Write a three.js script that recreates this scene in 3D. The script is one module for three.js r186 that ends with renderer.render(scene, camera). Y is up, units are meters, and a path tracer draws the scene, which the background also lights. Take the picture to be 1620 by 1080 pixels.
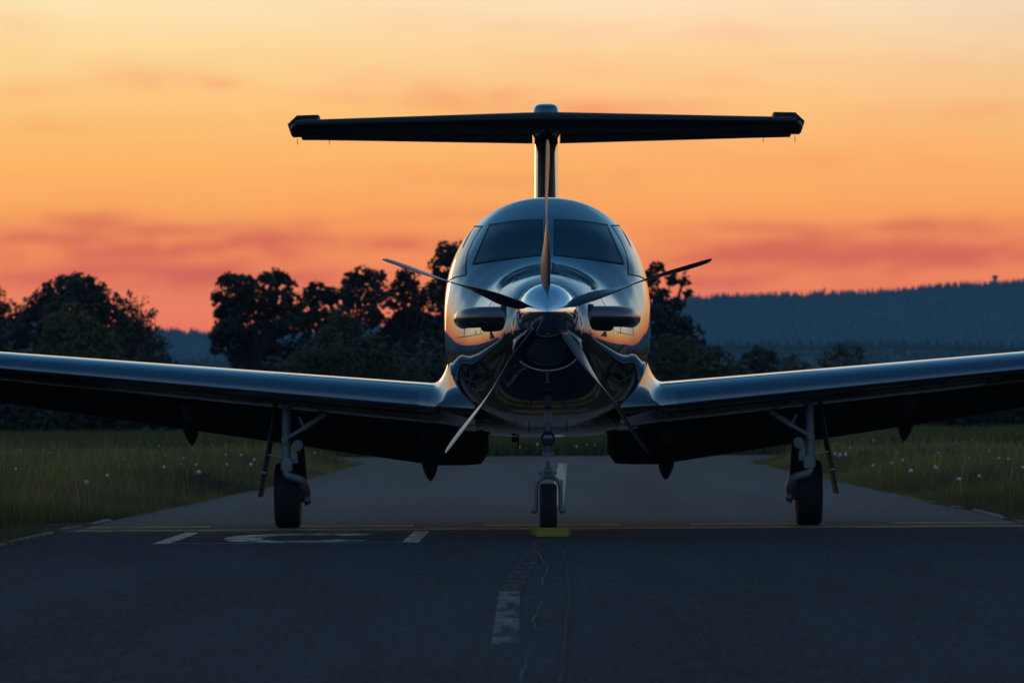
import * as THREE from 'three';
import { mergeGeometries, mergeVertices } from 'three/addons/utils/BufferGeometryUtils.js';
import { RoundedBoxGeometry } from 'three/addons/geometries/RoundedBoxGeometry.js';
import { ImprovedNoise } from 'three/addons/math/ImprovedNoise.js';

// ------------------------------------------------------------------ camera
const F = 7980;                                   // focal length in photo pixels (1620 x 1080)
const scene = new THREE.Scene();
const camera = new THREE.PerspectiveCamera(2 * Math.atan(540 / F) * 180 / Math.PI, 1024 / 682, 0.5, 30000);
const deg = (a) => a * Math.PI / 180;
camera.position.set(0, 1, 0);
camera.rotation.order = 'YXZ';
camera.rotation.set(Math.atan(110 / F), Math.atan(56 / F), -0.0058);
camera.updateMatrixWorld(true);
camera.focus = 40.5;
camera.userData.fStop = 6.3;
scene.add(camera);

// ------------------------------------------------------------------ noise
const perlin = new ImprovedNoise();
const noise = (x, y, z = 0) => perlin.noise(x, y, z);
const fbm = (x, y, z = 0, n = 4) => { let a = 1, f = 1, s = 0; for (let i = 0; i < n; i++) { s += a * noise(x * f, y * f, z + i * 7.3); a *= 0.5; f *= 2.03; } return s; };
function rng(seed) { let a = seed >>> 0; return () => { a = (a + 0x6D2B79F5) >>> 0; let t = a; t = Math.imul(t ^ (t >>> 15), t | 1); t ^= t + Math.imul(t ^ (t >>> 7), t | 61); return ((t ^ (t >>> 14)) >>> 0) / 4294967296; }; }
const smooth = (a, b, x) => { const t = Math.min(1, Math.max(0, (x - a) / (b - a))); return t * t * (3 - 2 * t); };
const lerp = (a, b, t) => a + (b - a) * t;
function table(rows, x) {                          // piecewise linear look-up, rows: [x, ...values]
  if (x <= rows[0][0]) return rows[0].slice(1);
  for (let i = 1; i < rows.length; i++) if (x <= rows[i][0]) {
    const t = (x - rows[i - 1][0]) / (rows[i][0] - rows[i - 1][0]);
    return rows[i].slice(1).map((v, k) => lerp(rows[i - 1][k + 1], v, t));
  }
  return rows[rows.length - 1].slice(1);
}

// ------------------------------------------------------------------ sky: dusk, the sun just down behind the aircraft
const SKY_GAIN = 1.0;
const WEST = [[0, .82, .145, .045], [0.9, .88, .163, .042], [1.4, .95, .215, .044], [1.75, 1.02, .29, .050], [2.2, 1.04, .375, .068], [2.8, 1.05, .455, .105], [3.4, 1.04, .545, .18], [4.1, 1.03, .67, .32], [4.8, 1.02, .78, .52], [8, .90, .86, .76], [11, .74, .83, .86], [14, .48, .66, .77], [17, .20, .40, .56], [24, .055, .19, .36], [40, .022, .11, .26], [90, .026, .11, .25]];
const EAST = [[0, .032, .108, .25], [5, .05, .14, .29], [12, .15, .25, .41], [25, .20, .32, .50], [45, .12, .24, .42], [70, .05, .15, .30], [90, .026, .11, .25]];
// soft cloud streaks low in the west: [x, y, half length, half height, tilt, strength] by direction
const STREAKS = [
  [255, 122, 80, 9, .02, 1.0], [345, 131, 60, 8, .12, .8], [110, 145, 130, 10, -.03, .3], [30, 45, 60, 25, .1, .3], [750, 155, 190, 22, .06, .75], [990, 172, 130, 9, -.06, .8],
  [1190, 52, 90, 13, .22, .18], [820, 40, 300, 12, .0, .14], [70, 205, 120, 12, .02, .25], [330, 388, 170, 9, -.07, .75], [430, 398, 60, 8, .16, .6],
  [150, 362, 230, 17, .02, .55], [480, 378, 230, 14, -.02, .6], [60, 398, 160, 20, .03, .6], [240, 412, 120, 10, .12, .5], [60, 430, 150, 9, .0, .6], [700, 395, 160, 10, .04, .35],
  [1400, 392, 220, 13, -.03, 1.0], [1540, 402, 190, 18, -.01, .85], [1260, 408, 170, 13, .02, .8], [1330, 418, 250, 9, -.0, .6], [1150, 400, 130, 16, .05, .3], [1570, 360, 120, 20, .05, .35], [1100, 440, 200, 7, .0, .3], [1380, 452, 240, 6, .01, .35],
];
{
  { const r = rng(88);                              // many thin wisps
    for (let i = 0; i < 46; i++) { const side = r(); STREAKS.push(side < .55 ? [r() * 760, 335 + r() * 120, 50 + r() * 150, 5 + r() * 6, (r() - .5) * .12, .14 + r() * .34] : [1060 + r() * 560, 350 + r() * 105, 50 + r() * 160, 5 + r() * 6, (r() - .5) * .1, .12 + r() * .3]); }
    for (let i = 0; i < 22; i++) STREAKS.push([r() * 1600, 20 + r() * 270, 50 + r() * 170, 6 + r() * 7, (r() - .5) * .12, .12 + r() * .22]); }
  const W = 4096, H = 2048, data = new Float32Array(W * H * 4);
  for (let j = 0; j < H; j++) {
    const el = (j + 0.5) / H * 180 - 90, e = Math.max(el, 0);
    const e0 = table(EAST, e); let w0 = table(WEST, e);
    for (let i = 0; i < W; i++) {
      const az = ((i + 0.5) / W - 0.5) * 2 * Math.PI + Math.PI / 2;            // 0 towards -z
      const k = Math.pow(0.5 + 0.5 * Math.cos(az), 1.5);
      // ragged upper edge of the pale veil high in the west
      if (e > 7 && e < 50) { const A = az * 57.3; w0 = table(WEST, e + smooth(7, 11, e) * smooth(50, 20, e) * (4 * fbm(A * .045, e * .10, 4.4, 5) + 2.2 * Math.max(0, fbm(A * .16, e * .35, 8.1, 3)))); }
      let r = lerp(e0[0], w0[0], k), g = lerp(e0[1], w0[1], k), b = lerp(e0[2], w0[2], k);
      let a = Math.atan2(Math.sin(az), Math.cos(az)) * 180 / Math.PI;
      if (el > -1 && el < 30) {
        const far = smooth(100, 60, Math.abs(a)) * smooth(30, 12, el);
        const wx = fbm(a * 0.35, el * 1.1, 3.1, 3);
        let n = fbm(a * 0.5 + wx * .4, el * 3.6 + wx * .8, 9.7, 4);
        const thru = Math.exp(0.00007 * Math.min(7000, 140 / Math.tan(deg(Math.max(el, .3))))); r *= thru; g *= thru; b *= thru;
        const soft = 1 + far * 0.05 * n;
        r *= lerp(1, soft, .4); g *= soft - far * .02 * n; b *= 1 + far * 0.07 * n;
        if (Math.abs(a) < 12 && el < 7.5) {
          const fade = smooth(12, 7, Math.abs(a)) * smooth(7.5, 5, el);
          // yellower on the left, greyer towards the upper right
          const left = fade * smooth(2, -6, a) * smooth(1.6, 3.2, el), rt = fade * smooth(2, 6, a) * smooth(2.2, 4.5, el);
          g *= 1 + left * .05 - rt * .04; b *= 1 - left * .1 + rt * .06; r *= 1 - rt * .08;
          const X = 866 + F * Math.tan(deg(a)), Y0 = 650 - F * Math.tan(deg(el)) / Math.cos(deg(a));
          const Y = Y0 - 0.0058 * (X - 866);
          const ux = fbm(X / 150, Y / 40, 1.7, 4) * 26, uy = fbm(X / 190, Y / 60, 5.2, 4) * 13;
          let m = 0;
          for (const [cx, cy, lx, ly, t, s] of STREAKS) {
            const dx = X + ux - cx, dy = Y + uy - cy - t * (X - cx);
            const q = (dx / lx) ** 2 + (dy / ly) ** 2;
            if (q < 6) m += s * Math.exp(-q * .9);
          }
          m *= 0.95 + 1.0 * fbm(X / 110, Y / 16, 2.2, 3);
          m = fade * Math.max(0, Math.min(1.15, m + .16 * fbm(X / 260, Y / 20, 6.1, 4)));
          const low = smooth(3.2, 2.0, el);
          r *= 1 - m * lerp(.05, .24, low); g *= 1 - m * lerp(.33, .50, low); b *= 1 - m * lerp(.30, .22, low);
        }
      }
      const o = (j * W + i) * 4;
      data[o] = r * SKY_GAIN; data[o + 1] = g * SKY_GAIN; data[o + 2] = b * SKY_GAIN; data[o + 3] = 1;
    }
  }
  const sky = new THREE.DataTexture(data, W, H, THREE.RGBAFormat, THREE.FloatType);
  sky.mapping = THREE.EquirectangularReflectionMapping;
  sky.magFilter = sky.minFilter = THREE.LinearFilter;
  sky.colorSpace = THREE.LinearSRGBColorSpace;
  sky.needsUpdate = true;
  scene.background = sky; scene.environment = sky;
  scene.environmentIntensity = 1;
}
// the last of the sun, down at the horizon ahead of the camera
const sun = new THREE.DirectionalLight(new THREE.Color(1, .55, .3), 0.05);
sun.position.set(-160, 38, -1000); sun.target.position.set(0, 0, -45);
sun.castShadow = true; sun.shadow.radius = 12; sun.shadow.mapSize.set(2048, 2048);
Object.assign(sun.shadow.camera, { left: -60, right: 60, top: 30, bottom: -30, near: 1, far: 2500 });
scene.add(sun, sun.target);

const renderer = new THREE.WebGLRenderer({ antialias: true });
renderer.setSize(1024, 682);
renderer.toneMapping = THREE.LinearToneMapping;
renderer.toneMappingExposure = 1;
renderer.shadowMap.enabled = true;
scene.fog = new THREE.FogExp2(new THREE.Color(.30, .72, 1.0), 0.00008);

// ------------------------------------------------------------------ helpers
const V = (x, y, z) => new THREE.Vector3(x, y, z);
const camX = V(1, 0, 0).applyQuaternion(camera.quaternion), camY = V(0, 1, 0).applyQuaternion(camera.quaternion), camZ = V(0, 0, 1).applyQuaternion(camera.quaternion);
const ray = (X, Y) => camX.clone().multiplyScalar((X - 810) / F).addScaledVector(camY, (540 - Y) / F).addScaledVector(camZ, -1);
function at(X, Y, D) { const r = ray(X, Y); return camera.position.clone().addScaledVector(r, D / -r.z); }        // the point D metres down the taxiway
function ground(X, Y) { const r = ray(X, Y); return camera.position.clone().addScaledVector(r, -1 / r.y); }
const taken = {};
function numbered(n) { const k = taken[n] = (taken[n] ?? -1) + 1; return k ? `${n}_${String(k).padStart(3, '0')}` : n; }
function tag(o, label, category, group, kind) { if (label) o.userData.label = label; if (category) o.userData.category = category; if (group) o.userData.group = group; if (kind) o.userData.kind = kind; return o; }
function mesh(name, geo, m, parent = scene) {
  if (Array.isArray(geo)) geo = geo.length > 1 ? mergeGeometries(geo.map((g) => { const q = g.index ? g.toNonIndexed() : g; for (const k of Object.keys(q.attributes)) if (!['position', 'normal', 'uv'].includes(k)) q.deleteAttribute(k); if (!q.attributes.uv) q.setAttribute('uv', new THREE.BufferAttribute(new Float32Array(q.attributes.position.count * 2), 2)); return q; })) : geo[0];
  const o = new THREE.Mesh(geo, m); o.name = parent === scene ? numbered(name) : name;
  o.castShadow = o.receiveShadow = true; parent.add(o); return o;
}
function group(name, parent = scene, p) { const g = new THREE.Group(); g.name = parent === scene ? numbered(name) : name; if (p) g.position.copy(p); parent.add(g); return g; }
function tex(n, fn, rx = 1, ry = 1, srgb = false) {
  const d = new Uint8Array(n * n * 4);
  for (let j = 0; j < n; j++) for (let i = 0; i < n; i++) { const c = fn(i / n, j / n, i, j), o = (j * n + i) * 4; const a = Array.isArray(c) ? c : [c, c, c]; for (let k = 0; k < 3; k++) d[o + k] = Math.max(0, Math.min(255, a[k] * 255)); d[o + 3] = 255; }
  const t = new THREE.DataTexture(d, n, n); t.wrapS = t.wrapT = THREE.RepeatWrapping; t.magFilter = THREE.LinearFilter; t.minFilter = THREE.LinearMipmapLinearFilter; t.generateMipmaps = true; t.repeat.set(rx, ry); if (srgb) t.colorSpace = THREE.SRGBColorSpace; t.needsUpdate = true; return t;
}
// tileable value noise
function tileNoise(period, seed) { const r = rng(seed), g = new Float32Array(period * period).map(() => r()); return (u, v) => { const x = u * period, y = v * period, x0 = Math.floor(x), y0 = Math.floor(y), fx = x - x0, fy = y - y0, sx = fx * fx * (3 - 2 * fx), sy = fy * fy * (3 - 2 * fy); const q = (a, b) => g[((b % period + period) % period) * period + ((a % period) + period) % period]; return lerp(lerp(q(x0, y0), q(x0 + 1, y0), sx), lerp(q(x0, y0 + 1), q(x0 + 1, y0 + 1), sx), sy); }; }
const lin = (r, g, b) => new THREE.Color().setRGB(r, g, b);
const std = (o) => new THREE.MeshStandardMaterial(o), phy = (o) => new THREE.MeshPhysicalMaterial(o);

// ------------------------------------------------------------------ materials
const n4 = tileNoise(4, 1), n9 = tileNoise(9, 2), n32 = tileNoise(32, 3), n128 = tileNoise(128, 4), n512 = tileNoise(512, 5), n256 = tileNoise(256, 6);
const asphaltTex = tex(1024, (u, v) => .42 + .16 * (n4(u, v) - .5) + .16 * (n9(u, v) - .5) + .2 * (n32(u, v) - .5) + .34 * (n256(u, v) - .5) + .2 * (n512(u, v) - .5));
const g1 = tileNoise(256, 61), g2 = tileNoise(128, 62);
const grainTex = tex(1024, (u, v) => .42 + .12 * (n4(u, v) - .5) + .14 * (n9(u, v) - .5) + .40 * (g1(u, v) - .5) + .22 * (g2(u, v) - .5) + (g1(u + .37, v) > .965 ? .22 : 0));
const farTex = tex(1024, (u, v) => .42 + .14 * (n4(u, v) - .5) + .16 * (n9(u, v * .5) - .5) + .16 * (g1(u, v) - .5) + .12 * (g2(u, v) - .5));
const asphaltBump = tex(1024, (u, v) => .6 * n512(u, v) + .4 * n256(u, v));
const roughTex = tex(512, (u, v) => .80 + .2 * (.5 * n9(u, v) + .5 * n32(u, v)));
const wearTex = (thr, seed) => { const a = tileNoise(7, seed), b = tileNoise(61, seed + 1), c = tileNoise(256, seed + 2); return tex(512, (u, v) => { const q = .32 * a(u, v) + .3 * b(u, v) + .38 * c(u, v); return q > thr ? 1 : 0; }); };
const rep = (t, x, y) => { const c = t.clone(); c.repeat.set(x, y); c.needsUpdate = true; return c; };
const M = {
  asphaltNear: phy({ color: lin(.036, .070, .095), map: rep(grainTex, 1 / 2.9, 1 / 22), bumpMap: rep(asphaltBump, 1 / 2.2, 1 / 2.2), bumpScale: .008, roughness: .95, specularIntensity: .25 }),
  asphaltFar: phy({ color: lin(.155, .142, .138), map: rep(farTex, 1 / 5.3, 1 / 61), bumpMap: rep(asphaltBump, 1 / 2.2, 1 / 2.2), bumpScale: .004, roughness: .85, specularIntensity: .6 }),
  soil: phy({ color: lin(.05, .042, .032), map: rep(asphaltTex, .6, .6), roughness: 1, specularIntensity: .15 }),
  turf: phy({ color: lin(.06, .06, .02), map: rep(asphaltTex, .25, .25), roughness: 1, specularIntensity: .15 }),
  white: std({ color: lin(.50, .38, .27), alphaMap: rep(wearTex(.475, 21), 1.3, .7), alphaTest: .5, roughness: .5 }),
  worn: std({ color: lin(.075, .08, .084), alphaMap: rep(wearTex(.52, 31), 3, .35), alphaTest: .5, roughness: .75 }),
  yellow: std({ color: lin(.55, .38, .10), alphaMap: rep(wearTex(.42, 41), .5, .5), alphaTest: .5, roughness: .6 }),
  kerb: std({ color: lin(.15, .14, .125), roughness: .9 }),
  paint: phy({ color: lin(.22, .24, .265), roughness: .05, metalness: .95 }),
  flap: phy({ color: lin(.012, .012, .013), roughness: .45, specularIntensity: .6 }),
  boot: phy({ color: lin(.15, .165, .185), roughness: .07, metalness: .95 }),
  dullBlack: std({ color: lin(.008, .008, .008), roughness: .62 }),
  chrome: std({ color: lin(.86, .87, .88), roughness: .07, metalness: 1 }),
  steel: std({ color: lin(.42, .41, .40), roughness: .33, metalness: 1 }),
  exhaust: std({ color: lin(.13, .125, .13), roughness: .24, metalness: .8 }),
  blade: phy({ color: lin(.065, .069, .074), roughness: .32, metalness: .7 }),
  glass: phy({ color: lin(.006, .009, .013), roughness: .06, clearcoat: 0, specularIntensity: 1 }),
  seal: std({ color: lin(.006, .006, .007), roughness: .6 }),
  gear: std({ color: lin(.22, .23, .24), roughness: .42, metalness: .1 }),
  door: std({ color: lin(.035, .037, .04), roughness: .7 }),
  rubber: std({ color: lin(.012, .011, .011), roughness: .8 }),
  lens: phy({ color: lin(.10, .10, .10), roughness: .15, clearcoat: 1, metalness: .4 }),
  chock: std({ color: lin(.30, .22, .008), roughness: .65 }),
  bark: std({ color: lin(.03, .023, .017), roughness: 1 }),
  leafDark: phy({ color: lin(.034, .032, .014), roughness: .95, transmission: .35, thickness: 0, ior: 1.3 }),
  leafMid: phy({ color: lin(.058, .058, .019), roughness: .95, transmission: .35, thickness: 0, ior: 1.3 }),
  leafLight: phy({ color: lin(.085, .078, .022), roughness: .95, transmission: .35, thickness: 0, ior: 1.3 }),
  leafPale: phy({ color: lin(.072, .064, .032), roughness: .95, transmission: .35, thickness: 0, ior: 1.3 }),
  hill: std({ color: lin(.014, .02, .013), roughness: 1 }),
  conifer: std({ color: lin(.014, .02, .013), roughness: 1 }),
  grass: phy({ color: lin(1, 1, 1), roughness: .95, transmission: .3, thickness: 0, ior: 1.3 }),
  puff: std({ color: lin(.6, .6, .56), roughness: 1 }),
  timber: std({ color: lin(.06, .05, .05), roughness: .9 }),
};

// ------------------------------------------------------------------ ground
function sheet(name, pts, y, m, label, category) {           // a flat polygon of ground, uv in metres
  const sh = new THREE.Shape(pts.map(([x, z]) => new THREE.Vector2(x, -z)));
  const g = new THREE.ShapeGeometry(sh, 8); g.rotateX(-Math.PI / 2); g.translate(0, y, 0);
  const o = mesh(name, g, m); tag(o, label, category, null, 'structure'); return o;
}
{
  const g = new THREE.PlaneGeometry(9000, 7400, 60, 60); g.rotateX(-Math.PI / 2); g.translate(0, -.03, -3400);
  const uv = g.attributes.uv, p = g.attributes.position; for (let i = 0; i < p.count; i++) uv.setXY(i, p.getX(i), p.getZ(i));
  tag(mesh('grass_field', g, M.turf), 'dark turf field spreading out on both sides to the hills', 'field', null, 'structure');
}
const BOUND = -42.55;                                         // where the darker, bluer near asphalt sheet ends at the painted holding lines
const eL = (d) => -table([[0, 4.15], [40, 4.12], [48, 4.08], [60, 3.86], [75, 3.70], [96, 3.66]], d)[0] + .05 * fbm(d * .35, 1.5, 0, 3);
const eR = (d) => table([[0, 4.10], [40, 4.10], [55, 4.12], [75, 4.06], [96, 4.02]], d)[0] + .05 * fbm(d * .35, 8.5, 0, 3);
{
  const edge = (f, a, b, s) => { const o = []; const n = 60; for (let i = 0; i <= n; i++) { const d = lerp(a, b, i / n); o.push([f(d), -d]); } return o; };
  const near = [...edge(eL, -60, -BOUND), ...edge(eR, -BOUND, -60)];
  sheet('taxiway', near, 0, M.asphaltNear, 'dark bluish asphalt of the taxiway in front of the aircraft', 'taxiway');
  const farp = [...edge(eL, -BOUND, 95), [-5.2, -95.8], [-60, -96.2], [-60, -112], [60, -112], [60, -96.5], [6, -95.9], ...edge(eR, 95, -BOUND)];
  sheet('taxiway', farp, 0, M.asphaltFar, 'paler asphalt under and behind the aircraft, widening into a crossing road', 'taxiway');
  // soil verge on the left, where the grass is worn off
  const so = []; for (let i = 0; i <= 24; i++) { const d = lerp(34, 46.5, i / 24); so.push([eL(d) + .02, -d]); }
  for (let i = 24; i >= 0; i--) { const d = lerp(34, 46.5, i / 24); so.push([eL(d) - .9 - 1.2 * smooth(46.5, 40, d) + .2 * noise(d * 1.3, 4), -d]); }
  sheet('soil_verge', so, -.012, M.soil, 'strip of bare dark soil between left taxiway edge and grass', 'soil');
  // thin broken concrete edging along both sides
  for (const [f, s, a, b, lab] of [[eL, -1, 30, 47, 'thin broken pale edging along the left side of the taxiway'], [eR, 1, 36, 54, 'thin pale edging along the right side of the taxiway']]) {
    const r = rng(s + 50), parts = [];
    for (let d = a; d < b;) { const len = .35 + r() * .9; if (r() > .22) { const p = V(f(d) + s * .03, 0, -d), q = V(f(d + len) + s * .03, 0, -d - len); const L = p.distanceTo(q); const bx = new RoundedBoxGeometry(.045 + r() * .03, .03, L, 1, .01); bx.rotateY(Math.atan2(q.x - p.x, q.z - p.z)); bx.translate((p.x + q.x) / 2, -.006 + r() * .012, (p.z + q.z) / 2); parts.push(bx); } d += len + .03; }
    tag(mesh('edging', parts, M.kerb), lab, 'edging', null, 'structure');
  }
}
// painted markings
function strip(name, x0, x1, z0, z1, y, m, label, category, skew = 0) { return sheet(name, [[x0 + skew * 0, z0], [x1, z0], [x1 + skew, z1], [x0 + skew, z1]], y, m, label, category); }
{
  // holding position: two solid lines in front of two dashed ones
  strip('holding_line', -4.0, 4.02, -42.72, -42.58, .004, M.yellow, 'nearer solid yellow holding line across the taxiway', 'road marking');
  strip('holding_line', -4.0, 4.02, -43.02, -42.88, .004, M.yellow, 'farther solid yellow holding line across the taxiway', 'road marking');
  for (const [zi, z] of [[0, -44.0], [1, -44.35]]) {
    let k = 0;
    for (const px of [120, 442, 768, 1091, 1413]) {
      const a = at(px, 829, -z).x, b = at(px + 213, 829, -z).x;
      strip('dashed_line', Math.max(a, -4.02), Math.min(b, 4.05), z, z + .15, .004, M.yellow, `${['leftmost', 'left wheel', 'nose wheel', 'right wheel', 'rightmost'][k]} yellow dash in the ${zi ? 'farther' : 'nearer'} dashed holding line`, 'road marking'); k++;
    }
  }
  // white framed letter C
  const m = M.white;
  strip('frame_line', -3.03, -2.90, -42.0, -38.45, .004, m, 'left white bar of the frame painted round the letter', 'road marking');
  strip('frame_line', -1.12, -.99, -42.0, -38.45, .004, m, 'right white bar of the frame painted round the letter', 'road marking');
  strip('frame_line', -2.9, -1.12, -42.0, -41.93, .004, m, 'far white line of the frame painted round the letter', 'road marking');
  strip('frame_line', -2.9, -1.12, -38.50, -38.45, .004, m, 'near white line of the frame painted round the letter', 'road marking');
  const c = V(-1.93, 0, -40.05), out = [], inn = [];
  for (let i = 0; i <= 40; i++) { const a = deg(38 + 284 * i / 40), n = 2.6, ca = Math.cos(a), sa = Math.sin(a), e = (q, k) => Math.sign(q) * Math.pow(Math.abs(q), 2 / k); out.push([c.x + .64 * e(ca, n), c.z - 1.38 * e(sa, n)]); inn.push([c.x + .34 * e(ca, n), c.z - .92 * e(sa, n)]); }
  sheet('letter', [...out, ...inn.reverse()], .004, m, 'worn white letter C painted on the taxiway inside its frame', 'road marking');
  // centre line dashes, worn
  const dash = (X0, Y0, X1, Y1, w, mm, lab) => { const p = ground(X0, Y0), q = ground(X1, Y1); const o = sheet('centre_line', [[p.x - w / 2, p.z], [p.x + w / 2, p.z], [q.x + w / 2, q.z], [q.x - w / 2, q.z]], .004, mm, lab, 'road marking'); return o; };
  dash(799, 1020, 806, 936, .118, M.worn, 'worn white centre dash on the asphalt in front of the nose wheel');
  M.faint = phy({ color: lin(.042, .047, .052), alphaMap: rep(wearTex(.51, 51), 3, .4), alphaTest: .5, roughness: .9, specularIntensity: .3 });
  dash(808, 934, 824, 903, .12, M.faint, 'faint older paint trace just beyond the worn centre dash');
  dash(826, 901, 860, 853, .12, M.faint, 'faint older paint trace leading up to the yellow chock');
  dash(880, 800, 890.5, 733, .16, M.white, 'white centre dash on the asphalt behind the nose wheel');
}
// sealed cracks in the near asphalt
{
  const crack = (pts, w, lab) => {
    const parts = [], r = rng(77 + pts.length);
    const P = pts.map(([X, Y]) => ground(X, Y)); const fine = [];
    for (let i = 0; i + 1 < P.length; i++) for (let k = 0; k < 5; k++) { const p = P[i].clone().lerp(P[i + 1], k / 5); p.x += (r() - .5) * .012; fine.push(p); }
    const pos = [], idx = [];
    fine.forEach((p, i) => { const ww = w * (.4 + r()); pos.push(p.x - ww, .006, p.z, p.x + ww, .006, p.z); if (i) { const a = i * 2 - 2; idx.push(a, a + 1, a + 2, a + 1, a + 3, a + 2); } });
    const g = new THREE.BufferGeometry(); g.setAttribute('position', new THREE.Float32BufferAttribute(pos, 3)); g.setIndex(idx); g.computeVertexNormals();
    tag(mesh('sealed_crack', g, M.sealant), lab, 'crack', null, 'structure');
  };
  M.sealant = phy({ color: lin(.10, .11, .12), roughness: .9, specularIntensity: .3 });
  M.sealantDim = phy({ color: lin(.028, .035, .043), roughness: .95, specularIntensity: .3 });
  crack([[851, 873], [856, 884], [867, 896], [865, 905], [858, 918], [859, 930]], .003, 'upper light sealed crack wandering in front of the chock');
  crack([[856, 953], [851, 968], [844, 982], [846, 994]], .004, 'middle light sealed crack beside the worn centre dash');
  crack([[836, 1028], [832, 1044], [826, 1072], [822, 1100]], .003, 'lower light sealed crack at the bottom of the picture');
  const keep = M.sealant; M.sealant = M.sealantDim;
  crack([[889, 868], [898, 900], [900, 945], [897, 985], [892, 1030], [886, 1080], [880, 1130]], .005, 'long faint seam in the asphalt right of the cracks');
  M.sealant = keep;
}

// ------------------------------------------------------------------ grass: tall meadow on both sides
function tuft(seed, n, h, spread, w) {
  const r = rng(seed), pos = [], idx = [];
  for (let i = 0; i < n; i++) {
    const a = r() * 6.283, d = Math.sqrt(r()) * spread, x = Math.cos(a) * d, z = Math.sin(a) * d, hh = h * (.45 + .75 * r()), la = r() * 6.283, lean = hh * (.1 + .45 * r()), fx = Math.cos(r() * 6.283), fz = Math.sin(r() * 6.283);
    const b = pos.length / 3, ww = w * (.6 + .8 * r());
    pos.push(x - fx * ww, 0, z - fz * ww, x + fx * ww, 0, z + fz * ww, x + Math.cos(la) * lean * .35 - fx * ww * .7, hh * .6, z + Math.sin(la) * lean * .35 - fz * ww * .7, x + Math.cos(la) * lean * .35 + fx * ww * .7, hh * .6, z + Math.sin(la) * lean * .35 + fz * ww * .7, x + Math.cos(la) * lean, hh, z + Math.sin(la) * lean);
    idx.push(b, b + 1, b + 2, b + 1, b + 3, b + 2, b + 2, b + 3, b + 4);
  }
  const g = new THREE.BufferGeometry(); g.setAttribute('position', new THREE.Float32BufferAttribute(pos, 3)); g.setIndex(idx); g.computeVertexNormals(); return g;
}
const halfView = (d) => 950 / F * d + 4;
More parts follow.
